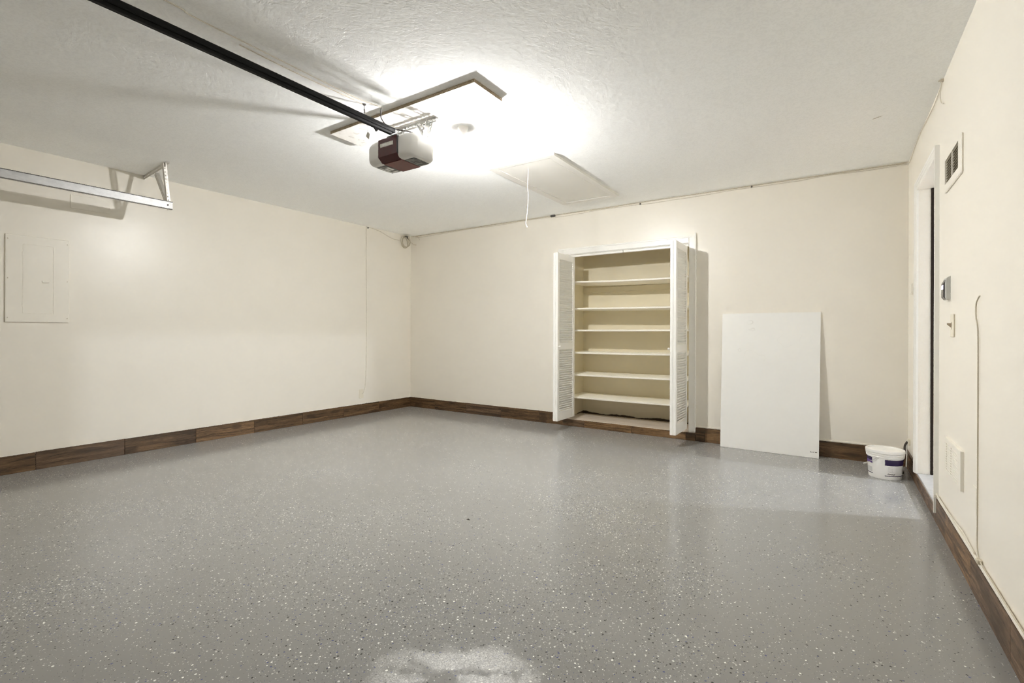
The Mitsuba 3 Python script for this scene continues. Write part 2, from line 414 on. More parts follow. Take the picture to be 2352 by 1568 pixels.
# closet casing and track
t1 = struct('trim_3', label='white casing around the closet opening')
part(t1, 'casing', bx(C1 - 0.002, C1 + 0.062, YB - 0.018, YB, 0.088, 2.030, 0.004), 'white_trim', smooth=False)
part(t1, 'casing', bx(C0 - 0.068, C0 + 0.002, YB - 0.018, YB, 0.088, 2.030, 0.004), 'white_trim', smooth=False)
part(t1, 'casing', cat(bx(C0 + 0.002, C1 - 0.002, YB - 0.016, YB, 1.957, 2.028, 0.004), bx(C0 - 0.03, C1 + 0.03, YB - 0.020, YB - 0.012, 2.010, 2.024, 0.002)), 'white_trim', smooth=False)
part(t1, 'edge_strip', bx(C1 + 0.055, C1 + 0.066, YB - 0.030, YB, 0.095, 2.050, 0.002), 'white_trim', smooth=False)
part(t1, 'jamb', bx(C1 - 0.002, C1 + 0.016, YB - 0.004, YB + WT, 0.079, CZ1, 0.001), 'white_trim', smooth=False)
part(t1, 'jamb', bx(C0 - 0.016, C0 + 0.002, YB - 0.004, YB + WT, 0.079, CZ1, 0.001), 'white_trim', smooth=False)
part(t1, 'head_jamb', bx(C0, C1, YB - 0.004, YB + WT, CZ1 - 0.006, CZ1 + 0.010, 0.001), 'white_trim', smooth=False)
xm = -1.905
part(t1, 'track', bx(C0 + 0.01, xm - 0.003, YB + 0.006, YB + 0.040, 1.928, 1.950, 0.002), 'white_trim', smooth=False)
part(t1, 'track', bx(xm + 0.003, C1 - 0.01, YB + 0.006, YB + 0.040, 1.928, 1.950, 0.002), 'white_trim', smooth=False)

# ------------------------------------------------------------------ bifold louvered closet doors
PW, PT = 0.405, 0.027
def make_panel():
    """Stiles and rails of one leaf in its own frame: y along the width, x through the thickness, z up."""
    z0, z1 = 0.118, 1.918
    s, fr = 0.042, 0.028
    ms = [bx(0, PT, 0, s, z0, z1, 0.002), bx(0, PT, PW - s, PW, z0, z1, 0.002)]
    for a, b in ((z0, z0 + 0.095), (0.885, 0.955), (z1 - 0.065, z1)):
        ms.append(bx(0.0015, PT - 0.0015, s - 0.002, PW - s + 0.002, a, b, 0.001))
    return cat(*ms)
slat = None
def make_slat():
    w = PW - 2 * 0.042 + 0.008
    m = bx(-0.0142, 0.0142, -w / 2, w / 2, -0.0028, 0.0028, 0.0010)
    m.apply_transform(trimesh.transformations.rotation_matrix(math.radians(50), [0, 1, 0]))
    return m
panel_ply, slat_ply = None, None
def bifold(name, x_face, y_front, label, lean, knob_side, flip):
    """Two leaves folded against each other, standing out from the wall."""
    global panel_ply, slat_ply
    d = struct(name, label=label)
    if panel_ply is None:
        panel_ply = mikit.ply(make_panel(), 'white_door', smooth=False)
        slat_ply = mikit.ply(make_slat(), 'white_door', smooth=False)
    for j in range(2):
        # leaf j; j = 0 shows its louvers to the camera's side (its +x face)
        x0 = x_face - (PT + 0.0015) * j - PT
        tw = T().translate([x0, y_front, 0.0])
        if j == 1: tw = tw.rotate([0, 0, 1], lean)
        key = f'{d}__panel' + ('' if j == 0 else f'_{j:03d}')
        scene[key] = {**panel_ply, 'to_world': tw}
        zs = list(np.linspace(0.118 + 0.095 + 0.012, 0.885 - 0.012, 28)) + list(np.linspace(0.955 + 0.012, 1.853 - 0.012, 37))
        for i, z in enumerate(zs):
            k2 = f'{key}__slat' + ('' if i == 0 else f'_{i:03d}')
            sc = T().translate([PT / 2, PW / 2, float(z)])
            if flip: sc = sc.rotate([0, 0, 1], 180)
            scene[k2] = {**slat_ply, 'to_world': tw @ sc}
        part(key, 'hinge_pin', bx(x0 + 0.008, x0 + 0.019, y_front + 0.02, y_front + 0.03, 1.916, 1.928), 'galvanized_old') if j == 0 else None
    kx = x_face if knob_side > 0 else x_face - 2 * PT - 0.0015
    kn = lathe([(0, 0.0), (0.006, 0.0), (0.005, 0.010), (0.011, 0.016), (0.012, 0.021), (0.008, 0.026), (0, 0.027)], seg=20)
    kn.apply_transform(trimesh.transformations.rotation_matrix(math.radians(90 * knob_side), [0, 1, 0]))
    kn.apply_translation((kx, y_front + 0.022, 0.915))
    part(d, 'knob', kn, 'white_door', 'small white round knob', smooth=40)
bifold('door_2', -2.462, 4.548, 'white louvered bifold door folded open at the left of the closet', 0.0, 1, True)
bifold('door_3', -1.222, 4.535, 'white louvered bifold door folded open at the right of the closet', 0.0, -1, True)

# ------------------------------------------------------------------ closet shelves
YS = 5.05
SZ = [1.654, 1.347, 1.101, 0.847, 0.592, 0.330]
words = ['topmost white shelf in the closet', 'second white shelf from the top in the closet', 'third white closet shelf from the top, at eye height',
         'fourth white closet shelf from the top', 'fifth closet shelf from the top, second from the bottom', 'lowest white closet shelf, just above the step']
for i, z in enumerate(SZ):
    # a plank with a slight sag, front edge eased
    n = 14
    pts, fc = [], []
    th = 0.019
    sag = [0.012, 0.004, 0.002, 0.004, 0.003, 0.003][i]
    tilt = [-0.022, -0.012, 0.003, 0.011, 0.010, 0.005][i]
    ms = []
    xs_ = np.linspace(C0 + 0.002, C1 - 0.002, n)
    prof = [(YS, -th + 0.002), (YS + 0.002, -th), (CYB - 0.001, -th), (CYB - 0.001, 0), (YS + 0.002, 0), (YS, -0.002)]
    for x in xs_:
        u = (x - C0) / (C1 - C0)
        dz = -sag * 4 * u * (1 - u) + tilt * (u - 0.5)
        for (yy, zz) in prof: pts.append((x, yy, z + zz + dz))
    m_ = len(prof)
    for a in range(n - 1):
        for k in range(m_):
            k2 = (k + 1) % m_
            fc += [(a * m_ + k, (a + 1) * m_ + k, (a + 1) * m_ + k2), (a * m_ + k, (a + 1) * m_ + k2, a * m_ + k2)]
    for k in range(1, m_ - 1):
        fc += [(0, k, k + 1), ((n - 1) * m_, (n - 1) * m_ + k + 1, (n - 1) * m_ + k)]
    sm = trimesh.Trimesh(pts, fc, process=False); sm.fix_normals()
    one('closet_shelf', sm, 'shelf_white', words[i], 'shelf', 'white shelves in the closet', smooth=25)
one('shelf_ledger', bx(C0 + 0.002, C1 - 0.002, CYB - 0.019, CYB, 1.555, 1.618, 0.003), 'closet_paint', 'beige ledger strip on the closet back wall under the topmost shelf', 'wood strip')

# ------------------------------------------------------------------ leaning panel
PB, PTp, PZ = 4.853, 4.962, 1.246
def lean_pt(x, z, off):
    a = math.atan2(PTp - PB, PZ)
    s = z / PZ
    return (x, PB + (PTp - PB) * s + off * math.cos(a), z - off * math.sin(a) + 0.0018)
xl0, xl1, xr0, xr1 = -0.899, -0.901, -0.118, -0.109
lp = [lean_pt(x, z, o) for o in (0, 0.012) for x, z in ((xl0, 0), (xr0, 0), (xr1, PZ), (xl1, PZ))]
wp = thing('white_panel', 'large white rectangular panel leaning against the back wall', 'panel')
part(wp, 'board', hexhull(lp), 'panel_white', smooth=False)
marks = []
for x0, w in ((-0.182, 0.010), (-0.169, 0.006), (-0.160, 0.008), (-0.146, 0.005), (-0.138, 0.008)):
    q = [lean_pt(x, z, -0.0004) for x, z in ((x0, 0.045), (x0 + w, 0.045), (x0 + w, 0.053), (x0, 0.053))]
    q += [lean_pt(x, z, 0.0004) for x, z in ((x0, 0.045), (x0 + w, 0.045), (x0 + w, 0.053), (x0, 0.053))]
    marks.append(hexhull(q))
part(wp, 'stamp', cat(*marks), 'ink', 'tiny grey printed mark in the lower right corner', smooth=False)

# ------------------------------------------------------------------ attic hatch and its pull cord
hz = H - 0.018
ah = thing('attic_hatch', 'white rectangular attic hatch with casing in the ceiling', 'attic hatch')
hx_0, hx_1, hy_0, hy_1 = -2.420, -1.798, 3.250, 4.590
ix0, ix1, iy0, iy1 = -2.352, -1.860, 3.296, 4.528
def miter(a, b, c, d):   # a, b outer; c, d inner corner points
    return prism([a, b, d, c], 'z', hz, H + 0.002)
o = [(hx_0, hy_0), (hx_1, hy_0), (hx_1, hy_1), (hx_0, hy_1)]
n_ = [(ix0, iy0), (ix1, iy0), (ix1, iy1), (ix0, iy1)]
for k in range(4):
    part(ah, 'casing', miter(o[k], o[(k + 1) % 4], n_[k], n_[(k + 1) % 4]), 'hatch_white', smooth=False)
part(ah, 'gap_shade', bx(ix0 + 0.001, ix1 - 0.001, iy0 + 0.001, iy1 - 0.001, H - 0.004, H + 0.002), 'clip_dark', smooth=False)  # dark sheet added behind the panel to paint shade in the gap
part(ah, 'panel', bx(ix0 + 0.005, ix1 - 0.005, iy0 + 0.007, iy1 - 0.005, hz + 0.003, H - 0.003, 0.002), 'hatch_white', 'plywood hatch door', smooth=False)
cx, cy = -2.137, 3.425
pc = thing('pull_cord', 'thin white pull cord hanging from the attic hatch', 'cord')
cp = [(cx, cy, hz + 0.006), (cx - 0.002, cy, hz - 0.06), (cx - 0.006, cy, hz - 0.15), (cx + 0.001, cy, hz - 0.20), (cx - 0.002, cy, hz - 0.30), (cx - 0.008, cy, hz - 0.36),
      (cx - 0.019, cy, hz - 0.43), (cx - 0.020, cy, hz - 0.455), (cx - 0.008, cy, hz - 0.478)]
part(pc, 'string', tube(cp, 0.0024, 8, 6), 'cord_white', smooth=60)
kn = trimesh.creation.icosphere(subdivisions=2, radius=0.0052); kn.apply_translation(cp[-1])
part(pc, 'knot', kn, 'cord_white', smooth=True)

# ------------------------------------------------------------------ ceiling lamp
cl_ = thing('ceiling_lamp', 'bare light bulb in a porcelain holder behind the door opener', 'lamp')
part(cl_, 'holder', lathe([(0, H), (0.036, H), (0.036, H - 0.008), (0.028, H - 0.022), (0.020, H - 0.052), (0.018, H - 0.060), (0, H - 0.060)], (LAMP[0], LAMP[1], 0)), 'porcelain', smooth=40)
part(cl_, 'bulb_neck', lathe([(0, H - 0.058), (0.014, H - 0.060), (0.017, H - 0.080), (0.027, LAMP[2] + 0.034), (0.0315, LAMP[2] + 0.010), (0.0308, LAMP[2] + 0.003)], (LAMP[0], LAMP[1], 0)), 'porcelain', 'bulb neck with added glow that brightens the holder', smooth=40, emitter={'type': 'area', 'radiance': {'type': 'rgb', 'value': [520.0, 515.0, 505.0]}})  # glow added to the neck to brighten the holder and nearby ceiling
an = np.linspace(-0.10, math.pi / 2, 12)
db = trimesh.creation.revolve(np.array([(0.030 * math.cos(a), LAMP[2] - 0.030 * math.sin(a)) for a in -an[::-1] * 0 + an]), sections=32)
db.apply_translation((LAMP[0], LAMP[1], 0))
db.fix_normals()
if db.face_normals[np.argmin(db.triangles_center[:, 2])][2] > 0: db.invert()
part(cl_, 'bulb', db, 'slot_light', 'glowing frosted bulb', smooth=True, emitter={'type': 'area', 'radiance': {'type': 'rgb', 'value': list(LAMP_RADIANCE)}})

# ------------------------------------------------------------------ mounting board on the ceiling
MBZ = H - 0.020
one('mounting_board', bx(-2.895, -1.638, 2.068, 2.332, MBZ, H + 0.001, 0.0008), 'board_face', 'white faced particle board plank screwed to the ceiling above the opener', 'board', smooth=False)

# ------------------------------------------------------------------ garage door opener
op = thing('garage_door_opener', 'maroon and white garage door opener on a black rail, hung from the ceiling', 'garage door opener')
OX = -2.252
yf, yb_, zb = 2.004, 2.204, 2.100
def side_lens(s):
    """Translucent end cap: s = -1 left, +1 right."""
    xa, sec = OX + s * 0.080, []
    yc, hy, zc, hz_ = (yf + 0.008 + yb_ + 0.02) / 2, (yb_ + 0.02 - yf - 0.008) / 2, 2.172, 0.078
    for u in np.linspace(0, 1, 9):
        for a in np.linspace(0, 2 * math.pi, 40, endpoint=False):
            k = (1 - u ** 3.0) ** (1 / 3.0)                     # plan rounding towards the end
            kz = (1 - u ** 3.2) ** (1 / 3.2)
            ca, sa = math.cos(a), math.sin(a)
            r_ = (abs(ca) ** 5 + abs(sa) ** 5) ** (-1 / 5)
            y_ = yc + hy * (0.62 + 0.38 * k) * ca * r_
            z_ = zc + hz_ * (0.46 + 0.54 * kz) * sa * r_
            sec.append((xa + s * 0.124 * u, y_, max(z_, zb + 0.0005)))
    h = hexhull(sec)
    return h
for s in (-1, 1):
    part(op, 'light_lens', side_lens(s), 'lens_plastic', 'off-white light lens', smooth=50)
core = prism([(yf + 0.004, 2.2305), (yf + 0.002, 2.127), (yf + 0.036, zb + 0.002), (yb_, zb + 0.002), (yb_, 2.226)], 'x', OX - 0.081, OX + 0.081)
part(op, 'motor_housing', core, 'vent_grey', smooth=False)
fp = prism([(yf, 2.233), (yf - 0.001, 2.127), (yf + 0.0355, zb - 0.001), (yf + 0.0395, zb + 0.003), (yf + 0.006, 2.130), (yf + 0.006, 2.233)], 'x', OX - 0.081, OX + 0.081)
part(op, 'front_cover', fp, 'maroon_plastic', 'maroon front cover', smooth=False)
part(op, 'bottom_cover', bx(OX - 0.078, OX + 0.078, yf + 0.042, yb_ + 0.002, zb - 0.003, zb + 0.006, 0.0015), 'maroon_bottom', 'dull maroon bottom cover', smooth=False)
part(op, 'edge_seam', cat(bx(OX + 0.079, OX + 0.084, yf - 0.0015, yf + 0.02, 2.128, 2.232, 0.001)), 'control_black', smooth=False)
# bottom trays with slots at both ends
for s in (-1, 1):
    xa, xb = sorted((OX + s * 0.083, OX + s * 0.164))
    key = part(op, 'vent_tray', bx(xa, xb, yf + 0.062, yb_ - 0.012, zb - 0.003, zb + 0.004, 0.002), 'vent_grey', 'dark grey vent tray with slots', smooth=False)
    for (u0, u1, v0, v1) in ((0.10, 0.22, 0.12, 0.9), (0.30, 0.92, 0.80, 0.92), (0.34, 0.52, 0.30, 0.66), (0.66, 0.90, 0.20, 0.62)):
        a0, a1 = xa + (xb - xa) * (u0 if s < 0 else 1 - u1), xa + (xb - xa) * (u1 if s < 0 else 1 - u0)
        b0, b1 = yf + 0.062 + 0.126 * v0, yf + 0.062 + 0.126 * v1
        part(key, 'slot', bx(a0, a1, b0, b1, zb - 0.0042, zb - 0.002, 0.0005), 'slot_light' if s < 0 else 'control_black', smooth=False)
# badge with raised lettering on the front cover
bw, bh, bz = 0.112, 0.023, 2.194
badge = cut(bx(OX - 0.006 - bw / 2, OX - 0.006 + bw / 2, yf - 0.0035, yf + 0.001, bz - bh / 2, bz + bh / 2, 0.0008), bx(OX - 0.006 - bw / 2 + 0.0028, OX - 0.006 + bw / 2 - 0.0028, yf - 0.01, yf - 0.0016, bz - bh / 2 + 0.0028, bz + bh / 2 - 0.0028))
bk_ = part(op, 'badge', badge, 'badge_silver', 'silver framed name badge', smooth=False)
tm = meshkit.text_mesh('LiftMaster', 0.0150)
tm = tm if isinstance(tm, trimesh.Trimesh) else trimesh.Trimesh(*tm[:2], process=False)
tv = np.asarray(tm.vertices).copy()
ext = tv.max(0) - tv.min(0)
tv -= (tv.max(0) + tv.min(0)) / 2
tv[:, 0] *= min(1.0, (bw - 0.012) / ext[0])
dep = 0.0024 / max(ext[2], 1e-6)
letters = trimesh.Trimesh(np.c_[OX - 0.006 + tv[:, 0], yf - 0.0016 - tv[:, 2] * dep, bz + tv[:, 1]], tm.faces, process=False)
part(bk_, 'lettering', letters, 'slot_light', 'raised silver lettering reading LiftMaster', smooth=False)
# rail
rz = 2.282
part(op, 'rail', cat(bx(OX - 0.019, OX + 0.019, YF + 0.02, yf + 0.05, rz - 0.008, rz + 0.020, 0.003), bx(OX - 0.011, OX + 0.011, YF + 0.02, yf + 0.03, rz - 0.022, rz - 0.006, 0.002)), 'black_rail', 'black T-section rail', smooth=False)
part(op, 'rail_stop', hexhull([(OX - 0.005, 1.90, rz - 0.02), (OX + 0.005, 1.90, rz - 0.02), (OX - 0.005, 1.94, rz - 0.02), (OX + 0.005, 1.94, rz - 0.02), (OX, 1.915, rz - 0.043), (OX + 0.002, 1.918, rz - 0.043)]), 'black_rail', smooth=False)
part(op, 'chain_cover', bx(OX - 0.045, OX + 0.045, yf + 0.03, yf + 0.12, 2.226, 2.262, 0.006), 'vent_grey', smooth=False)

# perforated steel angle and legs
def perforated(p0, p1, w, dirw, thick, pitch=0.026, slot=(0.014, 0.008), two=True):
    """An L-section strip from p0 to p1: one flange of width w along dirw, slots cut through it."""
    p0, p1 = np.array(p0, float), np.array(p1, float)
    L = np.linalg.norm(p1 - p0); ex = (p1 - p0) / L
    ew = np.array(dirw, float); ew -= ex * (ew @ ex); ew /= np.linalg.norm(ew)
    en = np.cross(ex, ew)
    m = bx(0, L, 0, w, -thick / 2, thick / 2)
    holes = []
    x = pitch * 0.5
    while x < L - pitch * 0.3:
        holes.append(bx(x - slot[0] / 2, x + slot[0] / 2, w * 0.5 - slot[1] / 2, w * 0.5 + slot[1] / 2, -1, 1))
        x += pitch
    m = cut(m, *holes) if holes else m
    if two:
        m = cat(m, bx(0, L, 0, thick, -thick / 2, w * 0.8))
    M = np.eye(4); M[:3, 0], M[:3, 1], M[:3, 2], M[:3, 3] = ex, ew, en, p0
    m.apply_transform(M)
    return m
ay = 2.262
part(op, 'hanging_bracket', perforated((-2.452, ay, MBZ - 0.001), (-2.095, ay, MBZ - 0.001), 0.033, (0, 0, -1), 0.0022, 0.030, (0.017, 0.009)), 'bright_steel', 'perforated steel angle under the board', smooth=False)
part(op, 'hanging_bracket', perforated((-2.150, ay - 0.004, MBZ - 0.03), (-2.118, yb_ - 0.03, 2.205), 0.034, (1, 0, 0.1), 0.0022, 0.030, (0.016, 0.009)), 'bright_steel', smooth=False)
part(op, 'hanging_bracket', perforated((-2.400, ay - 0.004, MBZ - 0.03), (-2.372, yb_ - 0.03, 2.205), 0.034, (1, 0, 0.1), 0.0022, 0.030, (0.016, 0.009)), 'bright_steel', smooth=False)
part(op, 'hanging_bracket', perforated((-2.235, ay - 0.006, MBZ - 0.035), (-2.105, yb_ - 0.005, 2.222), 0.030, (1, 0, 0.5), 0.0022, 0.028, (0.015, 0.009)), 'bright_steel', smooth=False)
part(op, 'hanging_bracket', perforated((-2.395, yb_ - 0.06, 2.238), (-2.09, yb_ - 0.05, 2.222), 0.040, (0, 1, 0), 0.0022, 0.030, (0.017, 0.011)), 'bright_steel', smooth=False)
part(op, 'power_cord', tube([(-2.318, 2.016, H - 0.004), (-2.330, 2.02, 2.415), (-2.338, 2.03, 2.385), (-2.318, 2.04, 2.348), (-2.275, 2.05, 2.318), (-2.215, 2.055, 2.290), (-2.150, 2.065, 2.270), (-2.100, 2.09, 2.252), (-2.085, 2.13, 2.235)], 0.0032, 8, 6), 'cable_dark', 'dark power cord looping to the ceiling', smooth=60)

# hook with a hanging tag beside the rail
ht = thing('hanging_tag', 'small grey tag hanging on a string from a ceiling hook beside the black rail', 'tag')
part(ht, 'hook', cat(lathe([(0, H), (0.010, H), (0.010, H - 0.005), (0, H - 0.005)], (-2.378, 1.934, 0), 12), tube([(-2.378, 1.934, H), (-2.378, 1.934, H - 0.035), (-2.376, 1.934, H - 0.048)], 0.0022, 6), tube([(-2.377, 1.934, H - 0.030), (-2.376, 1.934, H - 0.055)], 0.0042, 8)), 'clip_dark', 'dark hook', smooth=40)
part(ht, 'string', tube([(-2.376, 1.934, H - 0.050), (-2.368, 1.933, H - 0.072), (-2.356, 1.932, H - 0.085), (-2.349, 1.932, H - 0.11), (-2.345, 1.932, H - 0.15), (-2.340, 1.931, H - 0.178)], 0.0020, 6, 5), 'cord_white', smooth=60)
tg = hexhull([(x, y + o_, z) for o_ in (-0.001, 0.001) for x, y, z in ((-2.341, 1.931, 2.264), (-2.352, 1.930, 2.247), (-2.354, 1.930, 2.236), (-2.346, 1.931, 2.232), (-2.333, 1.932, 2.216), (-2.326, 1.932, 2.246), (-2.332, 1.932, 2.257))])
part(ht, 'tag', tg, 'tag_paper', smooth=False)

# ------------------------------------------------------------------ garage door track with its ceiling hanger
gt = thing('door_track', 'galvanized horizontal garage door track hung from the ceiling near the left wall', 'garage door track')
TX, TZ0, TZ1, TY1 = -4.545, 2.064, 2.126, 1.754
trk = [(TX + 0.000, TZ0), (TX, TZ1), (TX - 0.026, TZ1), (TX - 0.026, TZ1 - 0.010), (TX - 0.022, TZ1 - 0.010), (TX - 0.022, TZ1 - 0.003), (TX - 0.003, TZ1 - 0.003),
       (TX - 0.003, TZ0 + 0.003), (TX - 0.022, TZ0 + 0.003), (TX - 0.022, TZ0 + 0.010), (TX - 0.026, TZ0 + 0.010), (TX - 0.026, TZ0)]
part(gt, 'channel', cat(prism(trk, 'y', YF + 0.05, TY1)), 'galvanized', smooth=False)
part(gt, 'channel_lip', cat(bx(TX - 0.002, TX + 0.006, YF + 0.05, TY1 - 0.001, TZ1 - 0.004, TZ1 + 0.001, 0.001), bx(TX - 0.002, TX + 0.006, YF + 0.05, TY1 - 0.001, TZ0 - 0.001, TZ0 + 0.004, 0.001)), 'lip_steel', 'rolled lip', smooth=False)
bolt = trimesh.creation.cylinder(radius=0.006, height=0.006, sections=10); bolt.apply_transform(trimesh.transformations.rotation_matrix(math.pi / 2, [0, 1, 0])); bolt.apply_translation((TX + 0.003, TY1 - 0.035, (TZ0 + TZ1) / 2))
part(gt, 'bolt', bolt, 'clip_dark', smooth=30)
part(gt, 'hanger', perforated((XL, 1.741, H - 0.002), (TX + 0.015, 1.698, H - 0.002), 0.036, (0, 0, -1), 0.0025, 0.030, (0.012, 0.008)), 'galvanized_old', 'perforated angle along the ceiling', smooth=False)
part(gt, 'hanger', perforated((TX - 0.006, 1.678, H - 0.010), (TX - 0.030, 1.722, TZ0 + 0.006), 0.034, (0, 1, 0), 0.0025, 0.028, (0.010, 0.009)), 'galvanized_old', 'perforated hanging leg', smooth=False)
part(gt, 'hanger', perforated((-4.800, 1.726, H - 0.030), (TX - 0.018, 1.735, TZ0 + 0.015), 0.032, (-1, 0, -0.6), 0.0025, 0.028, (0.010, 0.009)), 'galvanized_old', 'perforated diagonal brace', smooth=False)

# ------------------------------------------------------------------ left wall fittings
ep = thing('breaker_panel', 'cream painted electrical breaker panel cover on the left wall', 'breaker panel')
part(ep, 'cover', cut(bx(XL, XL + 0.012, 0.880, 1.240, 1.126, 1.779, 0.003), bx(XL + 0.0095, XL + 0.02, 0.972, 1.146, 1.192, 1.716)), 'panel_metal', smooth=False)
dk = part(ep, 'door', bx(XL + 0.004, XL + 0.0112, 0.9732, 1.1448, 1.1932, 1.7148, 0.001), 'panel_metal', smooth=False)
part(dk, 'latch', bx(XL + 0.0115, XL + 0.020, 1.080, 1.122, 1.432, 1.447, 0.003), 'latch_metal', 'small white latch', smooth=30)
part(dk, 'hinge', bx(XL + 0.010, XL + 0.014, 0.969, 0.974, 1.625, 1.655, 0.001), 'panel_metal', smooth=30)
part(dk, 'hinge', bx(XL + 0.010, XL + 0.014, 0.969, 0.974, 1.245, 1.275, 0.001), 'panel_metal', smooth=30)
for yy in (0.893, 1.227):
    for zz in (1.745, 1.452, 1.160):
        sc_ = trimesh.creation.cylinder(radius=0.004, height=0.003, sections=10); sc_.apply_transform(trimesh.transformations.rotation_matrix(math.pi / 2, [0, 1, 0])); sc_.apply_translation((XL + 0.0128, yy, zz))
        part(ep, 'screw', sc_, 'cable_tan', smooth=30)
one('cover_plate', bx(XL, XL + 0.006, 1.246, 1.502, 2.046, 2.156, 0.002), 'panel_metal', 'blank painted cover plate on the left wall behind the door track', 'cover plate')

def outlet(name, label, mesh_f, plate, parts=True):
    k = thing(name, label, 'wall outlet')
    part(k, 'plate', mesh_f(0.0, 0.005, -0.035, 0.035, -0.057, 0.057, 0.0015), plate, smooth=30)
    for dz in (-0.020, 0.020):
        part(k, 'socket', mesh_f(0.0045, 0.0065, -0.016, 0.016, dz - 0.013, dz + 0.013, 0.001), plate, smooth=30)
    return k
outlet('wall_outlet', 'cream wall outlet low on the left wall at the foot of the hanging cable', lambda a, b, c, d, e, f, g: bx(XL + a, XL + b, 4.108 + c, 4.108 + d, 0.268 + e, 0.268 + f, g), 'ivory_plate')
one('cover_plate', bx(XR - 0.004, XR, 2.690, 2.752, 0.318, 0.432, 0.0015), 'panel_metal', 'small blank cover plate low on the right wall beside the vertical cable', 'cover plate')

# cables
def clip(y, z, x=None, axis='back'):
    return bx(x - 0.006, x + 0.006, YB - 0.012, YB, z - 0.007, z + 0.007, 0.002)
one('cable', tube([(XL + 0.006, 4.190, 2.436), (XL + 0.004, 4.178, 2.41), (XL + 0.004, 4.181, 1.9), (XL + 0.004, 4.184, 1.4), (XL + 0.004, 4.186, 0.9), (XL + 0.004, 4.180, 0.6), (XL + 0.004, 4.176, 0.45), (XL + 0.005, 4.160, 0.33), (XL + 0.008, 4.135, 0.275), (XL + 0.008, 4.115, 0.268)], 0.0036, 8, 6), 'cable_beige', 'thin beige cable running down the left wall to a low outlet', 'cable', smooth=60)
one('cable', tube([(XL + 0.006, 4.195, 2.432), (XL + 0.006, 4.30, 2.428), (XL + 0.007, 4.42, 2.410), (XL + 0.008, 4.54, 2.372), (XL + 0.010, 4.64, 2.350), (XL + 0.012, 4.72, 2.350), (XL + 0.020, 4.80, 2.345)], 0.0034, 8, 6), 'cable_beige', 'beige cable sagging along the top of the left wall to the coil in the corner', 'cable', smooth=60)
cc = thing('cable_coil', 'coiled beige cable hanging in the upper left corner of the room', 'cable coil')
for j in range(5):
    a0 = rng.uniform(0, 6)
    ry, rz_ = 0.055 + 0.012 * j * 0.5 + rng.uniform(-.006, .006), 0.082 + rng.uniform(-.012, .010)
    cy_, cz_ = 4.838 + rng.uniform(-.014, .014), 2.340 + rng.uniform(-.008, .008)
    tilt = rng.uniform(-0.35, 0.35)
    pts = [(XL + 0.020 + 0.008 * j + 0.02 * math.cos(a) * tilt, cy_ + ry * math.cos(a) * math.cos(tilt) - rz_ * math.sin(a) * math.sin(tilt) * 0.6, cz_ + rz_ * math.sin(a)) for a in np.linspace(a0, a0 + 2 * math.pi, 40)]
    part(cc, 'loop', tube(pts, 0.0040, 8), 'cable_tan', smooth=60)
part(cc, 'tie', tube([(XL + 0.005, 4.83, 2.40), (XL + 0.03, 4.835, 2.415), (XL + 0.07, 4.84, 2.41), (XL + 0.05, 4.86, 2.39)], 0.008, 8, 4), 'clip_dark', smooth=60)
part(cc, 'loose_end', tube([(XL + 0.05, 4.87, 2.405), (XL + 0.06, 4.90, 2.36), (XL + 0.09, 4.93, 2.315), (XL + 0.14, 4.95, 2.30)], 0.0034, 8, 6), 'cable_tan', smooth=60)
part(cc, 'loose_end', tube([(XL + 0.05, 4.88, 2.42), (XL + 0.11, 4.93, 2.425), (XL + 0.17, 4.955, 2.410), (XL + 0.19, 4.96, 2.37)], 0.003, 8, 6), 'cable_tan', smooth=60)
# along the back wall's top
def run(x0, x1, z, n, sag, y, seed):
    r_ = np.random.default_rng(seed)
    return [(x, y, z - sag * r_.uniform(0, 1)) for x in np.linspace(x0, x1, n)]
one('cable', tube(run(XL + 0.05, XR - 0.012, 2.434, 16, 0.004, YB - 0.006, 3), 0.0036, 8, 4), 'cable_tan', 'tan cable stapled along the top of the back wall under the ceiling', 'cable', smooth=60)
k = one('cable', tube(run(XL + 0.10, XR - 0.012, 2.424, 22, 0.016, YB - 0.005, 5), 0.0032, 8, 4), 'cable_beige', 'pale slack cable drooping just below the tan one on the back wall', 'cable', smooth=60)
for i, (x, z) in enumerate(((-1.713, 2.418), (-0.655, 2.424))):
    one('cable_clip', bx(x - 0.007, x + 0.007, YB - 0.014, YB, z - 0.009, z + 0.008, 0.002), 'clip_dark', ['small dark cable clip above the closet at the top of the back wall', 'small dark cable clip high on the back wall above the white panel'][i], 'cable clip')
one('cable_clip', bx(-2.785, -2.725, YB - 0.022, YB, 2.418, 2.438, 0.003), 'clip_dark', 'wide dark cable clip at the top of the back wall below the attic hatch', 'cable clip')
one('cable_clip', bx(XL, XL + 0.014, 4.196, 4.212, 2.418, 2.434, 0.002), 'clip_dark', 'small dark cable clip at the top of the left wall where a cable turns down', 'cable clip')
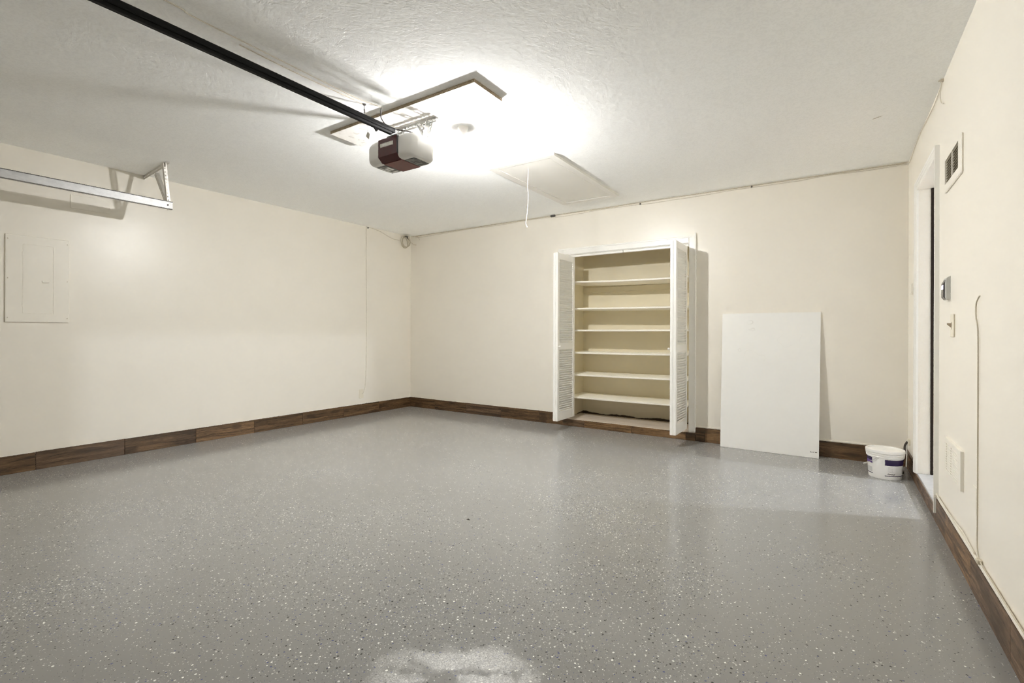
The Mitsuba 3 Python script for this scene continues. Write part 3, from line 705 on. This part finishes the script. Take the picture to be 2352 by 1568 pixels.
# right wall
one('cable', tube([(XR - 0.006, YB - 0.012, 2.424), (XR - 0.005, 4.85, 2.405), (XR - 0.006, 4.4, 2.428), (XR - 0.006, 4.1, 2.420), (XR - 0.006, 3.75, 2.400), (XR - 0.006, 3.60, 2.408), (XR - 0.006, 3.468, 2.425)], 0.0028, 8, 6), 'cable_beige', 'beige cable stapled along the top of the right wall to the corner', 'cable', smooth=60)
one('cable', tube([(XR - 0.007, 3.470, 2.428), (XR - 0.008, 3.500, 2.405), (XR - 0.008, 3.520, 2.370), (XR - 0.008, 3.490, 2.325), (XR - 0.008, 3.440, 2.295), (XR - 0.008, 3.415, 2.285)], 0.0024, 8, 6), 'cable_beige', 'short loose cable end dangling high on the right wall', 'cable', smooth=60)
one('cable_clip', cat(bx(XR - 0.012, XR, 3.462, 3.484, 2.426, 2.439, 0.002), bx(XR - 0.022, XR - 0.010, 3.469, 3.476, 2.431, 2.436, 0.001)), 'cable_tan', 'brown cable staple high on the right wall where the loose end hangs', 'cable clip')
one('cable', tube([(XR - 0.003, 2.645, 1.212), (XR - 0.006, 2.655, 1.203), (XR - 0.006, 2.690, 1.180), (XR - 0.006, 2.692, 1.13), (XR - 0.005, 2.664, 1.07), (XR - 0.005, 2.660, 0.9), (XR - 0.005, 2.660, 0.6), (XR - 0.005, 2.662, 0.35), (XR - 0.006, 2.660, 0.235), (XR - 0.007, 2.640, 0.185), (XR - 0.008, 2.58, 0.165), (XR - 0.008, 2.4, 0.163), (XR - 0.008, 2.1, 0.161), (XR - 0.008, 1.9, 0.166), (XR - 0.008, 1.6, 0.162), (XR - 0.008, 1.2, 0.162)], 0.0025, 8, 6), 'cable_tan', 'tan cable running down the right wall and along the baseboard towards the front', 'cable', smooth=60)
one('cable', tube([(XR - 0.012, 3.56, 0.168), (XR - 0.008, 3.4, 0.161), (XR - 0.008, 3.2, 0.163), (XR - 0.008, 2.95, 0.176), (XR - 0.008, 2.82, 0.170), (XR - 0.006, 2.705, 0.160)], 0.0034, 8, 6), 'cable_beige', 'thin pale cable lying on the right baseboard from the doorway to the vertical cable', 'cable', smooth=60)
one('cable_clip', bx(XR - 0.018, XR, 2.595, 2.625, 0.155, 0.172, 0.003), 'cable_tan', 'tan cable staple on the right baseboard where the vertical cable turns', 'cable clip')
one('cable_clip', cat(tube([(XR - 0.004, 3.572, 0.152), (XR - 0.018, 3.566, 0.156), (XR - 0.020, 3.556, 0.150), (XR - 0.008, 3.545, 0.154), (XR - 0.004, 3.52, 0.160)], 0.0022, 8, 5)), 'cable_tan', 'curled bit of brown wire at the foot of the near door casing', 'wire', smooth=60)
# on the ceiling above the rail
one('cable', tube([(-2.335, 0.2, H - 0.003), (-2.325, 0.87, H - 0.003), (-2.342, 0.974, H - 0.003), (-2.346, 1.284, H - 0.003), (-2.349, 1.625, H - 0.003), (-2.350, 1.86, H - 0.003), (-2.318, 2.016, H - 0.003)], 0.0030, 6, 6), 'cable_beige', 'thin cable stapled to the ceiling right above the black opener rail', 'cable', smooth=60)
one('cable', tube([(-2.385, 1.20, H - 0.003), (-2.392, 1.45, H - 0.003), (-2.386, 1.70, H - 0.003), (-2.378, 1.934, H - 0.003)], 0.0024, 6, 6), 'cable_tan', 'thin tan wire on the ceiling leading to the hook beside the rail', 'cable', smooth=60)

# ------------------------------------------------------------------ right wall fittings
vt = thing('air_vent', 'square air vent with cream louvers coloured dark as shade, high on the right wall', 'air vent')
vy0, vy1, vz0, vz1 = 2.972, 3.372, 1.796, 1.980
part(vt, 'frame', cut(bx(XR - 0.009, XR, vy0, vy1, vz0, vz1, 0.003), bx(XR - 0.02, XR + 0.01, 3.036, 3.362, 1.838, 1.962)), 'vent_white', smooth=False)
part(vt, 'backing', bx(XR + 0.060, XR + 0.066, 2.99, 3.36, 1.818, 1.964), 'duct_dark', smooth=False)
part(vt, 'mullion', bx(XR - 0.007, XR + 0.002, 3.190, 3.202, 1.838, 1.962, 0.001), 'vent_white', smooth=False)
for i in range(9):
    z = 1.8445 + i * 0.0139
    for (a, b) in ((3.036, 3.190), (3.202, 3.362)):
        m = bx(-0.011, 0.011, a, b, -0.0010, 0.0010)
        m.apply_transform(trimesh.transformations.rotation_matrix(math.radians(-18), [0, 1, 0]))
        m.apply_translation((XR + 0.006, 0, z))
        part(vt, 'louver', m, 'vent_blade_shade', smooth=False)

gv = thing('wall_grille', 'cream painted return grille low on the right wall', 'grille')
gy0, gy1, gz0, gz1 = 2.938, 3.335, 0.350, 0.530
slots = []
for i in range(12):
    z = 0.372 + i * 0.0118
    for (a, b) in ((2.985, 3.10), (3.115, 3.225), (3.24, 3.315)):
        slots.append(bx(XR - 0.03, XR - 0.0112, a, b, z - 0.0016, z + 0.0016))
g_ = man(bx(XR - 0.013, XR, gy0, gy1, gz0, gz1, 0.001))
for s_ in slots: g_ = g_ - man(s_)
part(gv, 'frame', unman(g_), 'vent_white', smooth=False)
for yy in (3.262, 3.148):
    for i in range(11):
        z = 0.378 + i * 0.0125
        part(gv, 'slot_hole', bx(XR - 0.0142, XR - 0.0125, yy - 0.006, yy + 0.006, z - 0.0028, z + 0.0028, 0.0004), 'cable_tan', smooth=False)

dc = thing('door_control', 'grey wall control with a small lit display beside the doorway', 'wall control')
def ctl(ya, yb2, za, zb2, t0, t1, b):
    return bx(XR - t1, XR - t0, ya, yb2, za, zb2, b)
cy0, cy1, cz0, cz1 = 3.258, 3.330, 1.232, 1.356
body = hexhull([(XR, y, z) for y in (cy0, cy1) for z in (cz0 + 0.004, cz1 - 0.002)] + [(XR - 0.016, y, z) for y in (cy0, cy1) for z in (cz0, cz1 - 0.012)] + [(XR - 0.022, y, z) for y in (cy0 + 0.004, cy1 - 0.004) for z in (cz0 + 0.014, cz1 - 0.034)])
part(dc, 'body', body, 'control_grey', smooth=False)
part(dc, 'face', hexhull([(XR - 0.0165, y, z) for y in (cy0 + 0.002, cy1 - 0.002) for z in (cz0 + 0.002, cz1 - 0.016)] + [(XR - 0.0270, y, z) for y in (cy0 + 0.006, cy1 - 0.006) for z in (cz0 + 0.016, cz1 - 0.040)]), 'control_black', 'glossy black face', smooth=False)
part(dc, 'display', bx(XR - 0.0282, XR - 0.0262, cy0 + 0.012, cy1 - 0.012, cz0 + 0.055, cz0 + 0.078, 0.0006), 'slot_light', 'small lit lavender display', smooth=False,
     emitter={'type': 'area', 'radiance': {'type': 'rgb', 'value': [0.09, 0.082, 0.122]}})

sw = thing('light_switch', 'ivory light switch plate with a brown toggle on the right wall', 'light switch')
sy_ = 3.186
part(sw, 'plate', bx(XR - 0.007, XR, sy_ - 0.036, sy_ + 0.036, 1.044, 1.158, 0.003), 'ivory_plate', smooth=False)
tg_ = hexhull([(XR - 0.007, sy_ + y, 1.101 + z) for y in (-0.005, 0.005) for z in (-0.012, 0.012)] + [(XR - 0.024, sy_ + y, 1.101 + z) for y in (-0.004, 0.004) for z in (0.006, 0.013)])
part(sw, 'toggle', tg_, 'switch_toggle', 'brown stained toggle', smooth=False)
part(sw, 'bezel', bx(XR - 0.0085, XR - 0.006, sy_ - 0.008, sy_ + 0.008, 1.083, 1.119, 0.001), 'cable_tan', smooth=False)

jb = thing('junction_box', 'small cream box on the wall between the corner and the door casing', 'junction box')
part(jb, 'box', bx(XR - 0.020, XR, 4.560, 4.680, 1.352, 1.432, 0.003), 'panel_metal', smooth=30)
part(jb, 'lid', bx(XR - 0.024, XR - 0.019, 4.566, 4.674, 1.358, 1.426, 0.002), 'panel_metal', smooth=30)

# outlet with cords in the corner behind the bucket
co = thing('wall_outlet', 'pale wall outlet box in the right corner behind the bucket', 'wall outlet')
part(co, 'box', bx(XR - 0.016, XR, 4.815, 4.865, 0.198, 0.246, 0.003), 'ivory_plate', smooth=30)
part(co, 'socket', bx(XR - 0.019, XR - 0.015, 4.825, 4.855, 0.206, 0.238, 0.002), 'latch_metal', smooth=30)
one('cord', tube([(XR - 0.017, 4.855, 0.215), (XR - 0.020, 4.860, 0.17), (XR - 0.017, 4.864, 0.13), (XR - 0.018, 4.866, 0.08), (XR - 0.020, 4.868, 0.02)], 0.0042, 8, 6), 'cord_white', 'grey white cord hanging from the corner outlet behind the bucket', 'cord', smooth=60)
one('cord', tube([(XR - 0.018, 4.830, 0.225), (XR - 0.034, 4.82, 0.19), (XR - 0.040, 4.74, 0.145), (XR - 0.050, 4.69, 0.130), (XR - 0.062, 4.64, 0.118), (XR - 0.082, 4.61, 0.104), (XR - 0.075, 4.62, 0.060), (XR - 0.06, 4.66, 0.015)], 0.0075, 8, 6), 'cable_dark', 'black cord drooping from the corner outlet beside the bucket', 'cord', smooth=60)

# ------------------------------------------------------------------ bucket
BC = np.array([0.305, 4.535])
bk = thing('bucket', 'white plastic bucket with lid, navy labels and wire handle in the right corner', 'bucket')
HB = 0.208
def rb(z): return 0.0985 + (0.112 - 0.0985) * z / HB
c3 = (BC[0], BC[1], 0.0)
body = [(0, 0.003), (0.090, 0.003), (0.092, 0.0), (0.0965, 0.0), (0.0985, 0.004), (rb(.10), .10), (rb(.152), .152), (rb(.153) + .0060, .155), (rb(.153) + .0065, .163), (rb(.165) + .001, .165), (rb(.17), .170),
        (rb(.171) + .0070, .172), (rb(.171) + .0075, .180), (rb(.18) + .001, .182), (rb(.19), .190), (0, .190)]
part(bk, 'body', lathe(body, c3, 64), 'bucket_white', smooth=35)
lid = [(0, .186), (rb(.187) + .005, .186), (rb(.187) + .0085, .188), (rb(.187) + .0090, .200), (rb(.187) + .0075, .207), (rb(.187) + .002, .2085), (rb(.187) - .004, .206), (rb(.187) - .007, .199), (.06, .1985), (.012, .1985), (.011, .2005), (0, .2005)]
part(bk, 'lid', lathe(lid, c3, 64), 'bucket_white', smooth=35)
fr = -np.array([BC[0], BC[1]]) / np.linalg.norm(BC)               # towards the camera
lf = np.array([-fr[1], fr[0]]) * -1.0
if lf @ R0[:2] > 0: lf = -lf                                       # image left
def az(deg):                                                       # azimuth: 0 faces the camera, positive to the image right
    a = math.radians(deg)
    return math.cos(a) * fr - math.sin(a) * lf
def patch(a0, a1, z0, z1, n=14, out=0.0007):
    V, Fc = [], []
    for o_ in (out, -0.001):
        for z in (z0, z1):
            for a in np.linspace(a0, a1, n):
                d_ = az(a) * (rb(z) + o_)
                V.append((BC[0] + d_[0], BC[1] + d_[1], z))
    for i in range(n - 1):
        A, B, C_, D_ = i, i + 1, n + i + 1, n + i
        Fc += [(A, B, C_), (A, C_, D_)]
        A2, B2, C2, D2 = [q + 2 * n for q in (A, B, C_, D_)]
        Fc += [(A2, C2, B2), (A2, D2, C2), (A, A2, B2), (A, B2, B), (D_, C_, C2), (D_, C2, D2)]
    m = trimesh.Trimesh(V, Fc, process=False); m.fix_normals()
    return m
part(bk, 'label_band', patch(0, 84, .104, .146), 'label_navy', 'navy label band', smooth=True)
part(bk, 'label_band', patch(-88, -44, .128, .150), 'label_navy', 'navy label band', smooth=True)
part(bk, 'label_band', patch(-88, -44, .106, .128), 'label_violet', 'violet label band', smooth=True)
part(bk, 'label_line', patch(0, 84, .026, .031), 'label_navy', smooth=True)
part(bk, 'label_line', patch(-88, -44, .030, .035), 'label_navy', smooth=True)
part(bk, 'label_text', patch(-84, -46, .040, .078, out=0.0006), 'label_grey', 'grey block of fine print', smooth=True)
for i, (w_, z_) in enumerate(((16, .094), (12, .087), (18, .079), (17, .072), (19, .064), (21, .057), (26, .046), (24, .039))):
    part(bk, 'print_line', patch(9, 9 + w_, z_ - .0018, z_ + (.0008 if i < 6 else .0014), 8), 'label_grey' if i < 6 else 'ink', smooth=True)
e1 = az(-22)
perp = np.array([e1[1], -e1[0]])
if perp @ R0[:2] > 0: perp = -perp
for s in (1, -1):
    d_ = e1 * s * (rb(.16) + 0.004)
    ear = trimesh.creation.icosphere(subdivisions=2, radius=0.0095); ear.apply_translation((BC[0] + d_[0], BC[1] + d_[1], 0.160))
    part(bk, 'handle_ear', ear, 'bucket_white', smooth=True)
bail = []
for th in np.linspace(0, math.pi, 25):
    hxy = e1 * math.cos(th) * (rb(.16) + 0.010) + perp * math.sin(th) * 0.128
    bail.append((BC[0] + hxy[0], BC[1] + hxy[1], 0.160 - 0.088 * math.sin(th) ** 0.8))
hk = part(bk, 'handle', tube(bail, 0.0019, 8), 'steel_wire', 'thin wire handle', smooth=60)
grip = bail[10:15]
part(hk, 'grip', tube(grip, 0.0058, 10, 4), 'bucket_white', 'white plastic grip', smooth=60)

# a bit of dark debris on the floor
one('dark_debris_bit', hexhull([(-1.742, 2.139, 0.0), (-1.716, 2.134, 0.0), (-1.718, 2.145, 0.0), (-1.736, 2.147, 0.0), (-1.728, 2.141, 0.006), (-1.722, 2.140, 0.005)]), 'cable_dark', 'small dark bit of debris lying alone on the grey floor', 'debris', smooth=False)
